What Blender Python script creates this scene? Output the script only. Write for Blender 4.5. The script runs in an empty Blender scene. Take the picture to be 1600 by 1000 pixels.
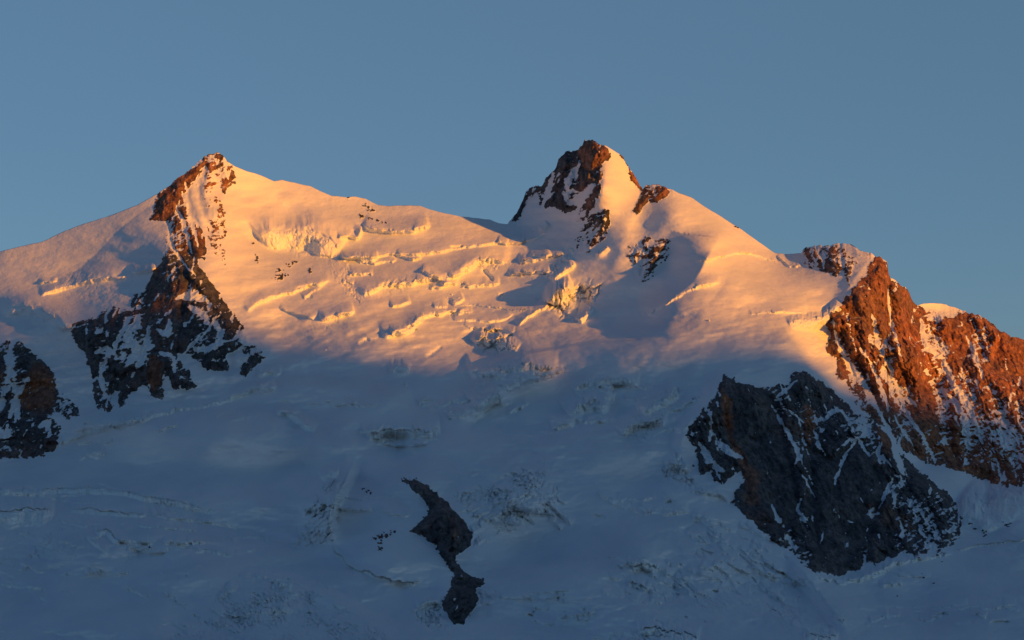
import bpy, bmesh, math
import numpy as np
from mathutils import Vector

SC = bpy.context.scene
COL = SC.collection
# ------------------------------------------------------------------ camera
F = 3200.0                       # focal length in 1600-wide photo pixels
PITCH = math.radians(4.2)
CAM = np.array((0.0, 0.0, 3100.0))
cd = bpy.data.cameras.new('camera'); cam = bpy.data.objects.new('camera', cd); COL.objects.link(cam)
cam.location = CAM; cam.rotation_euler = (math.radians(90) + PITCH, 0, 0)
cd.sensor_width = 36; cd.lens = 36 * F / 1600; cd.clip_start = 5; cd.clip_end = 400000
SC.camera = cam
# ------------------------------------------------------------------ sky and sun
SUN_AZ = math.radians(52)        # to the right of straight behind the camera
SUN_EL = math.radians(4.5)
w = bpy.data.worlds.new('World'); SC.world = w; w.use_nodes = True
wn, wl = w.node_tree.nodes, w.node_tree.links
sky = wn.new('ShaderNodeTexSky'); sky.sky_type = 'NISHITA'; sky.sun_disc = False
sky.sun_elevation = SUN_EL; sky.sun_rotation = math.pi - SUN_AZ; sky.altitude = 3100
sky.air_density = 1.0; sky.dust_density = 3.0; sky.ozone_density = 3.0
tint = wn.new('ShaderNodeMix'); tint.data_type = 'RGBA'; tint.blend_type = 'MULTIPLY'; tint.inputs[0].default_value = 1
wl.new(sky.outputs[0], tint.inputs[6]); tint.inputs[7].default_value = (1.0, 0.80, 0.74, 1)
dusk = wn.new('ShaderNodeMix'); dusk.data_type = 'RGBA'; dusk.inputs[0].default_value = 0.45      # even twilight veil over the clear sky
wl.new(tint.outputs[2], dusk.inputs[6]); wtc = wn.new('ShaderNodeTexCoord'); wsp = wn.new('ShaderNodeSeparateXYZ'); wl.new(wtc.outputs['Generated'], wsp.inputs[0])
wrp = wn.new('ShaderNodeValToRGB'); wl.new(wsp.outputs['Z'], wrp.inputs[0])       # the veil thins towards the zenith
for el_, p_, c_ in zip((0, 1), (.26, .72), ((0.90, 1.66, 2.34, 1), (.08, .30, .92, 1))):
    wrp.color_ramp.elements[el_].position = p_; wrp.color_ramp.elements[el_].color = c_
# the evening glow spreads wide and pale round the low sun
wdt = wn.new('ShaderNodeVectorMath'); wdt.operation = 'DOT_PRODUCT'; wl.new(wtc.outputs['Generated'], wdt.inputs[0]); wdt.inputs[1].default_value = (math.sin(SUN_AZ), -math.cos(SUN_AZ), 0.10)
wmx = wn.new('ShaderNodeMath'); wmx.operation = 'MAXIMUM'; wl.new(wdt.outputs['Value'], wmx.inputs[0]); wmx.inputs[1].default_value = 0
wpw = wn.new('ShaderNodeMath'); wpw.operation = 'POWER'; wl.new(wmx.outputs[0], wpw.inputs[0]); wpw.inputs[1].default_value = 3
wgl = wn.new('ShaderNodeMix'); wgl.data_type = 'RGBA'; wgl.blend_type = 'ADD'; wl.new(wpw.outputs[0], wgl.inputs[0])
wl.new(wrp.outputs[0], wgl.inputs[6]); wgl.inputs[7].default_value = (0.9, 1.45, 0.9, 1)
wl.new(wgl.outputs[2], dusk.inputs[7])
wl.new(dusk.outputs[2], wn['Background'].inputs[0]); wn['Background'].inputs[1].default_value = 0.15
ld = bpy.data.lights.new('sun', 'SUN'); lo = bpy.data.objects.new('sun', ld); COL.objects.link(lo)
ld.energy = 5.3; ld.angle = math.radians(0.8); ld.color = (1.0, 0.325, 0.0)
SUND = np.array((math.sin(SUN_AZ) * math.cos(SUN_EL), -math.cos(SUN_AZ) * math.cos(SUN_EL), math.sin(SUN_EL)))
lo.rotation_euler = Vector(SUND).to_track_quat('Z', 'Y').to_euler()
lo.location = (0, 0, 6000)
vs = SC.view_settings; vs.view_transform = 'Standard'; vs.look = 'None'; vs.exposure = 0; vs.gamma = 1; vs.use_curve_mapping = False
SC.cycles.max_bounces = 4; SC.cycles.diffuse_bounces = 3

# ------------------------------------------------------------------ noise
def h2(ix, iy, s):
    h = (ix.astype(np.int64) * 374761393 + iy.astype(np.int64) * 668265263 + s * 974634777) & 0xffffffff
    h = ((h ^ (h >> 13)) * 1274126177) & 0xffffffff
    return ((h ^ (h >> 16)) & 0xffff).astype(np.float32) / 65535.0
def noise(x, y, s=0):            # gradient noise about -1..1
    ix = np.floor(x); iy = np.floor(y); fx = (x - ix).astype(np.float32); fy = (y - iy).astype(np.float32)
    ux = fx * fx * fx * (fx * (fx * 6 - 15) + 10); uy = fy * fy * fy * (fy * (fy * 6 - 15) + 10)
    def g(a, b):
        t = h2(ix + a, iy + b, s) * (2 * math.pi)
        return np.cos(t) * (fx - a) + np.sin(t) * (fy - b)
    a, b, c, d = g(0, 0), g(1, 0), g(0, 1), g(1, 1)
    return 1.5 * ((a + (b - a) * ux) * (1 - uy) + (c + (d - c) * ux) * uy)
def fbm(x, y, o=4, s=0, gain=0.5):
    r = 0; a = 1; t = 0
    for k in range(o):
        r = r + a * noise(x * 2 ** k + 17.3 * k, y * 2 ** k - 9.1 * k, s + k); t += a; a *= gain
    return r / t * 1.3
def ridged(x, y, o=4, s=0, gain=0.5):
    r = 0; a = 1; t = 0
    for k in range(o):
        r = r + a * (1 - 2.2 * np.abs(noise(x * 2 ** k + 7.7 * k, y * 2 ** k + 3.3 * k, s + k))); t += a; a *= gain
    return r / t
def cells(x, y, s=0):            # Voronoi: cell value and distance to the edge
    ix = np.floor(x); iy = np.floor(y); d1 = np.full(x.shape, 9.0); d2 = d1.copy(); v = np.zeros(x.shape)
    for a in (-1, 0, 1):
        for b in (-1, 0, 1):
            cx = ix + a + h2(ix + a, iy + b, s); cy = iy + b + h2(ix + a, iy + b, s + 5)
            d = (cx - x) ** 2 + (cy - y) ** 2; m = d < d1
            d2 = np.where(m, d1, np.minimum(d2, d)); v = np.where(m, h2(ix + a, iy + b, s + 9), v); d1 = np.where(m, d, d1)
    return v, np.sqrt(d2) - np.sqrt(d1)
def sstep(a, b, x):
    t = np.clip((x - a) / (b - a), 0, 1); return t * t * (3 - 2 * t)

# ------------------------------------------------------------------ the massif as a grid of sight lines
# skyline of the range: (bearing, elevation) in photo units, jag = rock roughness
SKY = [(-1500,760,0),(-900,640,0),(-500,540,0),(-200,455,0),(-60,410,0),(0,393,0),(35,384,0),(65,378,0),(100,361,0),(130,350,0),(165,339,0),(190,330,0),(215,320,0),(238,307,0),
 (255,297,.5),(275,281,1),(290,270,1),(300,264,1),(312,252,1),(321,244,1),(330,241,.6),(340,239,.6),(350,245,1),(358,255,.5),(370,261,0),(385,267,0),(400,271,0),(415,277,0),(428,283,0),(440,281,0),(462,286,0),(485,291,0),(500,298,0),(518,306,0),(543,308,0),(555,307,0),(572,311,0),(590,320,0),(605,322,0),(622,321,0),(655,321,0),(670,327,0),(695,333,0),(720,338,0),(745,341,0),(765,343,0),(780,349,0),(793,350,0),
 (797,345,.7),(803,336,1),(812,324,1),(822,300,1),(830,292,1),(845,288,1),(858,274,1),(867,264,1),(873,250,1),(880,239,1),(892,235,1),(902,236,1),(910,228,1),(914,220,1),(922,218,1),(930,222,1),(938,224,.8),(947,228,.2),(957,234,.1),(966,240,.2),(974,246,.6),(980,256,.7),(985,266,.7),(993,276,.8),(999,288,.8),(1004,296,.8),(1010,289,.7),(1022,288,.7),(1035,290,.5),(1047,295,.3),(1060,301,0),(1080,308,0),(1100,322,0),(1120,334,0),(1140,347,0),(1155,356,0),(1180,374,0),(1210,395,0),(1230,397,0),(1252,396,.2),
 (1257,387,.8),(1272,385,.8),(1290,384,.8),(1310,380,.4),(1330,382,.2),(1345,392,.3),(1365,398,.6),(1380,405,.8),(1386,411,1),(1388,425,1),(1392,437,1),(1402,440,1),(1411,448,1.2),(1422,459,1),(1427,470,1),(1431,476,.4),(1445,474,0),(1470,474,.1),(1490,480,.4),(1510,487,.8),(1530,491,.8),(1548,503,.8),(1562,516,.8),(1575,523,.6),(1600,532,.6),(1680,565,1),(1800,590,1),(2000,640,1),(2400,700,1),(3000,780,1)]
SKYA = np.array(SKY, float)
def line_spacing():
    mid = np.arange(-40, 1641, 1.3)
    lft = -40 - np.cumsum(1.3 * 1.035 ** np.arange(1, 112)); rgt = 1640 + np.cumsum(1.3 * 1.035 ** np.arange(1, 112))
    return np.concatenate((lft[::-1], mid, rgt))
px1 = line_spacing(); NX = len(px1)
NT = 600; t1 = np.linspace(0, 1, NT)
low = 1 + np.cumsum(0.002 * 1.12 ** np.arange(26))
t1 = np.concatenate((t1, low)); NR = len(t1)
sk = np.interp(px1, SKYA[:, 0], SKYA[:, 1]); jag = np.interp(px1, SKYA[:, 0], SKYA[:, 2])
z1 = np.zeros_like(px1)
sk0 = sk; jg_ = jag * (3.2 * noise(px1 / 9, z1 + .5, 3) + 2.6 * noise(px1 / 3.7, z1 + .5, 4)) + 0.5 * noise(px1 / 14, z1 + .3, 8)
PX = np.repeat(px1[None, :], NR, 0)
PY = sk0[None, :] + (1012 - sk0[None, :]) * t1[:, None]
PYS = PY.copy()                  # before the crest is broken up
SD = PY - sk0[None, :]            # how far below the skyline

# depth (metres from the viewpoint) at control bearings
CT = [(-1500,780,10400),(-1500,1100,9000),(-700,600,10300),(-700,800,9000),(-700,1000,7500),(-300,490,10100),(-100,430,9930),(0,393,9760),(120,354,9650),(200,326,9550),(245,303,9520),
(0,440,9630),(120,420,9510),(200,370,9450),(235,350,9440),(0,480,9480),(120,465,9370),(210,440,9300),(0,515,9250),(60,535,9120),(110,590,8950),(100,500,9180),(150,500,9100),
(30,560,9050),(40,640,8780),(60,715,8350),(-100,640,8800),(90,620,8820),
(258,345,9440),(262,400,9290),(275,450,9130),(255,540,8880),(200,600,8780),(150,570,8930),(310,570,8830),(380,540,8900),(230,625,8640),(150,660,8530),(300,625,8560),(430,600,8620),(120,690,8400),
(338,240,9620),(300,300,9530),(340,330,9440),(330,400,9250),(370,300,9650),(400,350,9630),(400,400,9420),(380,470,9150),(450,500,9080),(440,555,8850),(360,450,9180),
(400,272,9760),(430,284,9800),(500,299,9820),(590,321,9830),(660,322,9800),(770,345,9730),(795,350,9710),
(450,360,9700),(480,430,9350),(550,370,9620),(600,370,9620),(600,420,9440),(560,470,9200),(700,365,9620),(700,410,9450),(700,470,9280),(600,520,9000),(640,575,8750),(540,580,8720),(700,550,8900),(800,390,9520),(800,440,9370),(800,490,9200),(770,540,8970),(850,370,9530),(850,440,9320),
(922,219,9450),(945,229,9370),(905,236,9540),(880,241,9620),(850,286,9760),(822,305,9820),(800,342,9840),(855,320,9680),(900,300,9480),(940,300,9320),(965,260,9420),(985,267,9480),(1000,295,9520),(960,330,9350),(920,350,9410),(890,400,9400),(900,450,9265),(870,500,9090),(900,530,8880),(975,370,9310),(940,430,9250),
(1020,290,9450),(1045,297,9420),(1000,345,9370),(1060,330,9290),(1030,400,9260),(980,450,9190),(960,500,9010),(1115,370,9190),(1100,400,9160),(1060,450,9090),(1013,497,8960),
(1080,309,9480),(1120,335,9470),(1150,354,9520),(1210,395,9520),(1150,395,9280),(1130,430,9020),(1200,440,9150),(1090,480,8790),(1040,510,8660),(1240,397,9500),(1250,430,9260),(1180,480,8900),(1290,460,9140),(1270,490,8990),(1220,495,8820),(1228,522,8700),(1265,525,8900),
(1260,388,9470),(1320,381,9420),(1380,406,9300),(1330,430,9230),(1340,460,9080),(1300,510,9020),(1290,550,8900),(1246,562,8570),(1278,592,8480),(1390,440,9280),(1420,458,9380),(1431,480,9500),(1380,520,9050),(1420,560,9050),(1350,600,8830),(1400,640,8800),(1320,610,8700),
(1440,476,9800),(1500,484,9820),(1560,516,9820),(1600,533,9850),(1480,540,9480),(1550,590,9330),(1450,600,9180),(1500,650,8980),(1600,640,9150),(1550,755,8560),(1450,715,8620),(1600,700,8850),(1700,570,9900),(1700,750,8800),(1900,620,10000),(1900,800,8700),(2400,720,10400),(2400,900,8800),(3000,800,10800),(3000,1100,9000),
(1000,545,8560),(1100,540,8560),(1180,550,8560),(1230,575,8480),(1100,590,8330),(940,545,8680),(820,580,8530),(900,600,8380),(730,600,8600),
(1133,588,8180),(1190,605,8220),(1250,585,8420),(1260,640,8280),(1120,640,8030),(1090,690,7870),(1150,720,7700),(1200,700,7850),(1300,700,7980),(1350,660,8250),(1400,700,8150),(1200,800,7380),(1300,800,7480),(1420,780,7800),(1290,890,7020),(1400,860,7280),(1490,820,7620),(1450,760,7900),
(1050,620,8120),(1000,680,7900),(1060,720,7720),(1100,780,7350),(1200,870,6900),
(600,620,8550),(450,640,8400),(600,680,8230),(450,700,8030),(350,700,8130),(0,740,8200),(200,720,8230),(300,780,7720),(0,790,7800),(200,810,7560),(100,850,7150),(0,920,6550),(200,920,6500),(0,1000,5850),(200,1000,5800),(400,1000,5750),(400,850,7150),(400,930,6350),
(540,715,7920),(545,760,7550),(500,850,7080),(620,760,7480),(600,850,6880),(690,800,7130),(730,845,6920),(700,900,6620),(720,965,6180),(640,930,6420),(560,930,6400),(600,1000,5780),(760,880,6800),(790,940,6330),
(800,650,8120),(900,650,8130),(800,720,7750),(780,780,7380),(850,780,7380),(900,720,7770),(950,800,7280),(850,880,6800),(900,950,6200),(800,1000,5800),(1000,900,6630),(1050,850,6930),(1000,1000,5750),(1200,950,6280),(1280,940,6450),(1200,1000,5820),(1330,1000,5950),(1350,920,6750),(1500,880,7050),(1600,870,7150),(1450,940,6550),(1600,950,6450),(1600,1000,6100),(1500,1000,6080),
(1500,770,8150),(1550,800,7950),(1600,780,8080),(1600,830,7500),(1520,840,7450),(1700,900,7200),(1900,1000,6800),(-200,900,6900),(-200,750,8300),(-200,1050,5600),(800,1150,4700),(400,1150,4700),(1300,1150,4800),(1800,1150,5300),(0,1150,4750),(-500,1200,5200),(2400,1200,6000)]
CA = np.array(CT, float)
def rbf(C, Q):
    c2 = 22.0 ** 2; ys = 1.25
    def k(d2): return np.sqrt(d2 + c2) / 100
    X = C[:, 0]; Y = C[:, 1] * ys
    A = k((X[:, None] - X) ** 2 + (Y[:, None] - Y) ** 2) - np.eye(len(X)) * 0.10
    P = np.stack((np.ones_like(X), X / 1000, Y / 1000), 1)
    M = np.block([[A, P], [P.T, np.zeros((3, 3))]])
    sol = np.linalg.solve(M, np.concatenate((C[:, 2], (0, 0, 0))))
    out = np.empty(len(Q))
    for i in range(0, len(Q), 20000):
        q = Q[i:i + 20000]; qx = q[:, 0]; qy = q[:, 1] * ys
        out[i:i + 20000] = k((qx[:, None] - X) ** 2 + (qy[:, None] - Y) ** 2) @ sol[:-3] + sol[-3] + sol[-2] * qx / 1000 + sol[-1] * qy / 1000
    return out
def macro():
    # evaluated on a lattice of bearings, then carried to the grid with Catmull-Rom splines
    ci = np.unique(np.concatenate((np.arange(0, NX, 6), [NX - 1])))
    yl = np.concatenate((np.arange(150, 1040, 8.0), np.arange(1040, PY.max() + 80, 24.0)))
    yy, xx = np.meshgrid(yl, px1[ci], indexing='ij')
    g = rbf(CA, np.stack((xx.ravel(), yy.ravel()), 1)).reshape(len(yl), len(ci))
    def coef(xs, xq):
        k = np.clip(np.searchsorted(xs, xq, 'right') - 1, 0, len(xs) - 2); h = xs[k + 1] - xs[k]; t = (xq - xs[k]) / h
        t2 = t * t; t3 = t2 * t
        return k, h, 2 * t3 - 3 * t2 + 1, t3 - 2 * t2 + t, -2 * t3 + 3 * t2, t3 - t2
    xs = px1[ci]; k, h, a_, b_, c_, d_ = coef(xs, px1); m = np.gradient(g, xs, axis=1)
    g = a_ * g[:, k] + b_ * h * m[:, k] + c_ * g[:, k + 1] + d_ * h * m[:, k + 1]
    m = np.gradient(g, yl, axis=0); k, h, a_, b_, c_, d_ = coef(yl, PY); cc = np.arange(NX)[None, :]
    return a_ * g[k, cc] + b_ * h * m[k, cc] + c_ * g[k + 1, cc] + d_ * h * m[k + 1, cc]
D = macro()
_t = np.clip(9500 - D, 0, None); D = np.where(D < 9500, 9500 - (1.15 * _t + .42 * 900 * (1 - np.exp(-_t / 900)) ), D)
PY = PY + jg_[None, :] * np.exp(-np.clip(SD, 0, 500) / 9)
sk = sk0 + jg_

# ------------------------------------------------------------------ drawing helpers on the grid
WX = 3.0 * fbm(PX / 13, PY / 13, 3, 41); WY = 3.0 * fbm(PX / 13, PY / 13, 3, 47)
def box(x0, y0, x1, y1):
    c0, c1 = np.searchsorted(px1, (x0, x1)); c0 = max(c0 - 1, 0); c1 = min(c1 + 1, NX)
    sub = PY[:, c0:c1]; r = np.where((sub.max(1) >= y0) & (sub.min(1) <= y1))[0]
    if len(r) == 0 or c1 <= c0: return None
    return (slice(r[0], r[-1] + 1), slice(c0, c1))
def dens(p, n=6):                # smooth a hand-drawn polyline
    p = np.array(p, float)
    if len(p) < 3: return p
    s = np.concatenate(([0], np.cumsum(np.hypot(*(np.diff(p[:, :2], axis=0).T))))); q = np.linspace(0, s[-1], max(len(p) * n, 8))
    out = []
    for c in range(p.shape[1]):
        v = p[:, c]; m = np.gradient(v, s); k = np.clip(np.searchsorted(s, q, 'right') - 1, 0, len(s) - 2)
        h = s[k + 1] - s[k]; t = (q - s[k]) / h; t2 = t * t; t3 = t2 * t
        out.append((2 * t3 - 3 * t2 + 1) * v[k] + (t3 - 2 * t2 + t) * h * m[k] + (-2 * t3 + 3 * t2) * v[k + 1] + (t3 - t2) * h * m[k + 1])
    return np.stack(out, 1)
def near(poly, x, y):
    """distance, side (+ = right of travel / below when drawn left to right), position 0..1"""
    p = dens(poly, 3); best = np.full(x.shape, 1e9); side = np.zeros(x.shape); pos = np.zeros(x.shape)
    L = np.concatenate(([0], np.cumsum(np.hypot(*(np.diff(p[:, :2], axis=0).T)))))
    for i in range(len(p) - 1):
        ax, ay = p[i, :2]; bx, by = p[i + 1, :2]; dx, dy = bx - ax, by - ay; l2 = dx * dx + dy * dy + 1e-9
        t = np.clip(((x - ax) * dx + (y - ay) * dy) / l2, 0, 1); ex = x - ax - t * dx; ey = y - ay - t * dy
        d = np.hypot(ex, ey); m = d < best
        best = np.where(m, d, best); side = np.where(m, np.sign(dx * ey - dy * ex), side); pos = np.where(m, (L[i] + t * (L[i + 1] - L[i])) / L[-1], pos)
    return best, side, pos
def poly_sd(poly, x, y):         # signed distance, positive inside
    p = np.array(poly, float); n = len(p); best = np.full(x.shape, 1e9); ins = np.zeros(x.shape, bool)
    for i in range(n):
        ax, ay = p[i]; bx, by = p[(i + 1) % n]; dx, dy = bx - ax, by - ay
        t = np.clip(((x - ax) * dx + (y - ay) * dy) / (dx * dx + dy * dy + 1e-9), 0, 1)
        best = np.minimum(best, np.hypot(x - ax - t * dx, y - ay - t * dy))
        if abs(dy) > 1e-9: ins ^= ((ay > y) != (by > y)) & (x < (bx - ax) * (y - ay) / dy + ax)
    return np.where(ins, best, -best)
def region(poly, pad, warp=1.0):
    p = np.array(poly, float); b = box(p[:, 0].min() - pad, p[:, 1].min() - pad, p[:, 0].max() + pad, p[:, 1].max() + pad)
    if b is None: return None, None
    return b, poly_sd(poly, PX[b] + warp * WX[b], PY[b] + warp * WY[b])
ICE = np.zeros_like(D); ROCK = np.full_like(D, -9.0); SNOWADD = np.zeros_like(D); DIRT = np.zeros_like(D)

def crest(poly, A, wl, wr, soft=1.5):
    p = np.array(poly, float); pad = max(wl, wr) + 8
    b = box(p[:, 0].min() - pad, p[:, 1].min() - pad, p[:, 0].max() + pad, p[:, 1].max() + pad)
    d, s, t = near(poly, PX[b], PY[b]); wd = np.where(s > 0, wr, wl)
    u = np.clip(1 - (np.sqrt(d * d + soft * soft) - soft) / wd, 0, 1)
    A = A * (1 + 2.0 * sstep(540, 620, p[:, 1].mean()))
    D[b] -= A * u ** 1.35 * sstep(0, .3, np.minimum(t, 1 - t))
def step(poly, h, up=None, A=None, rough=.5, ice=1.0, gap=0.0):
    """ice wall: drawn left to right along its top edge; h = height below the edge"""
    p = np.array(poly, float); up = (up or h * 3.5) * 1.35; A = A or 12.0 * h; pad = max(up, h) + 10
    b = box(p[:, 0].min() - pad, p[:, 1].min() - pad, p[:, 0].max() + pad, p[:, 1].max() + pad)
    if b is None: return
    x = PX[b]; y = PY[b]
    jg = rough * (0.22 * h + 1.2)
    d, s, t = near(poly, x, y + .5 * jg * noise(x / 27, y / 30, 60))
    q = s * d; q = q + jg * (noise(x / 11, y / 30, 61) + .45 * noise(x / 4.3, y / 14, 62) + 1.3 * (h2(np.floor(x / 12 + .5 * noise(x / 9, y / 20, 63)), x * 0, 64) - .5) + .7 * (h2(np.floor(x / 5), x * 0, 65) - .5)) * np.exp(-(q / (4 + .5 * h)) ** 2)
    s = np.sign(q); d = np.abs(q)
    env = np.sqrt(np.clip(np.minimum(t, 1 - t) * 6, 0, 1)); env = env * (d < pad)
    ends = sstep(0, .06, np.minimum(t, 1 - t))
    hh = h * (0.35 + .65 * env) * (1 + .35 * rough * noise(x / 23, y * 0 + .3, 66))
    above = np.clip(1 - d / up, 0, 1) ** 1.5; below = np.clip(1 - d / hh, 0, 1)
    f = np.where(s > 0, below, above) * env * ends * (1 - .4 * np.exp(-(q / 4) ** 2) * h2(np.floor(x / 17 + .4 * noise(x / 9, y / 20, 63)), x * 0, 69))
    D[b] -= A * f
    face = (s > 0) * sstep(hh * 1.12, hh * .8, d) * env * ends
    if h > 3:
        D[b] += face * rough * (.06 * A * np.abs(noise(x / 6, y / 14, 71)) + .04 * A * noise(x / 2.6, y / 9, 72))
    if gap: D[b] += gap * face * sstep(2.2, .6, d)
    ICE[b] = np.maximum(ICE[b], face * ice)
def dent(poly, A, wdt):          # crevasse slot or wind scoop
    p = np.array(poly, float); pad = wdt * 3 + 4
    b = box(p[:, 0].min() - pad, p[:, 1].min() - pad, p[:, 0].max() + pad, p[:, 1].max() + pad)
    if b is None: return
    d, s, t = near(poly, PX[b] + .4 * WX[b], PY[b] + .4 * WY[b]); env = np.clip(np.minimum(t, 1 - t) * 6, 0, 1)
    D[b] += A * np.exp(-(d / (wdt * (.3 + .7 * env))) ** 2) * env
    ICE[b] = np.maximum(ICE[b], .8 * (A > 8) * (wdt < 6) * np.exp(-(d / (wdt * (.3 + .7 * env))) ** 2) * env)
def serac(poly, cell, A, amt=.8, seed=0, tilt=0.0, sx=1.0, sy=1.0):
    """broken ice: blocks of differing height split by cracks"""
    b, sd = region(poly, 6, 2.5)
    if b is None: return
    m = sstep(-3, 8, sd); x = PX[b] + 1.2 * WX[b]; y = PY[b] + 1.2 * WY[b]
    c, s_ = math.cos(tilt), math.sin(tilt); u = (x * c + y * s_) / sx; v = (-x * s_ + y * c) / sy
    h, e = cells(u / cell, v / cell, seed); h2_, e2 = cells(u / cell * 2.3, v / cell * 2.3, seed + 31)
    f = .8 * (h - .5) + .45 * (h2_ - .5) - .7 * np.exp(-(e / .10) ** 2) - .3 * np.exp(-(e2 / .12) ** 2) + .3 * noise(u / cell * 4, v / cell * 4, seed + 3)
    mod = sstep(-.25, .35, fbm(x / 50, y / 30, 3, seed + 77)) * .75 + .25
    lowf = 1 + .5 * sstep(540, 640, PY[b])
    D[b] -= A * f * m * mod * lowf
    DIRT[b] = np.maximum(DIRT[b], m * mod * sstep(.30, .02, e) )
    ICE[b] = np.maximum(ICE[b], amt * m * mod * sstep(.2, .7, h2_))

# ------------------------------------------------------------------ snow relief
PW = sstep(430, 620, PY) * (1 - .85 * np.exp(-((PX - 1300) / 230) ** 4 - ((PY - 740) / 175) ** 4)) * (1 - .8 * np.exp(-((PX - 700) / 75) ** 4 - ((PY - 860) / 130) ** 4)) * (1 - .7 * np.exp(-((PX - 1600) / 160) ** 4 - ((PY - 650) / 120) ** 4))
CALM = 1 - .8 * sstep(-.15, .3, fbm(PX / 230, PY / 80, 2, 301)) * sstep(540, 620, PY)
for cx_, cy_, rx_, ry_ in ((340, 705, 230, 48), (860, 550, 260, 24), (620, 640, 160, 28), (960, 770, 120, 60), (1450, 960, 170, 60), (560, 830, 110, 70), (200, 945, 130, 30), (1110, 650, 40, 90)):
    CALM = CALM * (1 - .8 * np.exp(-(((PX - cx_) / rx_) ** 2 + ((PY - cy_) / ry_) ** 2) ** 1.5))
D += 34 * (1 - .7 * PW) * fbm(PX / 150, PY / 55, 3, 11) * sstep(0, 60, SD) + 230 * PW * fbm((PX + .35 * PY) / 235, (PY - .1 * PX) / 95, 2, 12, .42)
D += (9 + 46 * PW * CALM) * fbm((PX - .5 * PY) / 62, (PY + .15 * PX) / 23, 3, 15) * sstep(0, 25, SD)
D += 3.2 * fbm(PX / 17, PY / 5.5, 4, 19, .6) * (.5 + 1.1 * PW * CALM)
_m = sstep(-.1, .5, fbm(PX / 190, PY / 80, 2, 29)) * sstep(560, 700, PY)
D += _m * 16 * CALM * ridged((PX + .5 * PY) / 70, (PY - .12 * PX) / 9, 3, 23)
#@@LIST@@
# ridges of snow
crest([(672,596),(740,577),(800,558),(870,546),(940,536),(1010,531),(1080,534)], 60, 5, 60, .8)
crest([(1010,560),(1085,552),(1128,580)], 30, 26, 60, 5)
crest([(1130,585),(1108,625),(1072,668),(1060,720)], 45, 50, 16, 3)
crest([(872,576),(820,590),(770,612),(720,650),(700,690)], 55, 18, 90, 6)
crest([(640,605),(590,640),(540,665),(500,676)], 45, 60, 30, 8)
crest([(380,640),(330,690),(300,760)], 50, 60, 60, 12)
crest([(560,712),(600,740),(640,752),(690,790)], 50, 60, 30, 6)
crest([(820,690),(880,700),(930,740),(960,800)], 55, 70, 60, 14)
crest([(500,690),(430,740),(400,790)], -55, 60, 50, 12)
crest([(760,880),(860,840),(960,830),(1040,850)], -45, 60, 60, 14)
crest([(0,880),(100,860),(200,850),(300,870),(420,880)], 55, 40, 90, 12)
crest([(240,960),(330,985),(400,1010)], -40, 60, 40, 12)
crest([(600,915),(700,915)], -30, 30, 30, 8)
crest([(820,925),(900,912),(990,870),(1060,850)], 50, 60, 60, 8)
crest([(1380,935),(1450,925),(1560,905),(1640,900)], -40, 40, 50, 12)
crest([(960,585),(1040,575),(1090,590)], -35, 30, 40, 8)
crest([(620,690),(700,700),(800,690)], 45, 30, 70, 8)
crest([(1118,352),(1122,368),(1105,402),(1088,432),(1066,454),(1042,474),(1010,500)], 130, 42, 70, .8)
crest([(1004,300),(985,340),(972,380),(960,430)], 22, 24, 26, 6)
crest([(940,245),(945,275),(938,305),(928,335),(918,352)], 34, 34, 30, 2)
crest([(1050,300),(1040,340),(1015,380),(975,440),(945,480)], 25, 30, 30, 8)
crest([(553,711),(545,740),(525,775),(515,800),(522,850)], 95, 14, 50, 1.5)
crest([(342,240),(352,275),(350,320)], 15, 10, 14, 3)
crest([(262,345),(262,400),(270,440),(262,500),(258,560)], 35, 30, 40, 3)
crest([(1365,400),(1343,425),(1325,452),(1306,487)], 18, 30, 14, 1.2)
crest([(860,545),(900,528),(960,512)], 20, 12, 30, 4)
crest([(430,305),(460,312),(490,330),(520,352)], 18, 18, 12, 3)
crest([(395,300),(405,340),(440,352)], 16, 22, 30, 8)
crest([(1225,860),(1262,900),(1300,950),(1340,1000)], 60, 60, 18, 4)
crest([(345,905),(420,903),(490,925),(560,962),(640,1000)], 45, 16, 60, 4)
# ice walls and crevasse lips of the lit basin
step([(564,350),(582,357),(610,361),(640,359),(674,352)], 5.5, 18, rough=.7)
step([(528,372),(545,368),(556,372),(566,352)], 4, 10)
step([(470,392),(540,402),(590,400),(606,397),(660,396),(720,386),(770,379),(820,377),(846,366),(858,352)], 3.2, 16, rough=.5)
step([(403,376),(420,364),(450,361),(488,362),(510,374),(532,392)], 30, 34, 130, rough=.35)
serac([(396,370),(420,358),(490,360),(535,385),(548,430),(530,445),(505,420),(470,405),(430,400)], 13, 9, .5, 5, .5, .9, 1.5)
serac([(505,392),(535,385),(555,425),(560,470),(545,462),(520,440)], 9, 20, .8, 6)
step([(533,401),(556,400),(578,402),(592,401)], 7, 10)
step([(560,465),(590,448),(640,440),(680,434),(712,428),(735,414),(752,404),(775,406),(800,410)], 7, 26, rough=.8)
serac([(548,450),(600,440),(640,432),(632,455),(580,466),(556,480)], 10, 16, .8, 9)
serac([(735,412),(755,402),(800,406),(808,420),(770,420),(740,425)], 8, 14, .8, 10)
step([(690,446),(700,441),(715,443)], 5, 7)
step([(862,440),(880,424),(900,412)], 5, 20)
serac([(850,445),(870,425),(900,395),(912,378),(900,375),(880,400),(852,425)], 8, 18, .8, 11)
step([(845,362),(858,350)], 3, 8); step([(810,408),(840,404),(862,396)], 5, 12)
step([(383,489),(398,476),(412,468),(430,462),(455,456),(470,450),(500,442),(520,438)], 4, 14, rough=.9)
step([(435,480),(460,489),(478,494),(492,500)], 2.6, 8)
step([(500,500),(512,496),(530,491),(555,485)], 6, 14); serac([(484,516),(500,497),(530,492),(528,505),(512,518)], 6, 10, .8, 13)
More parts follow.
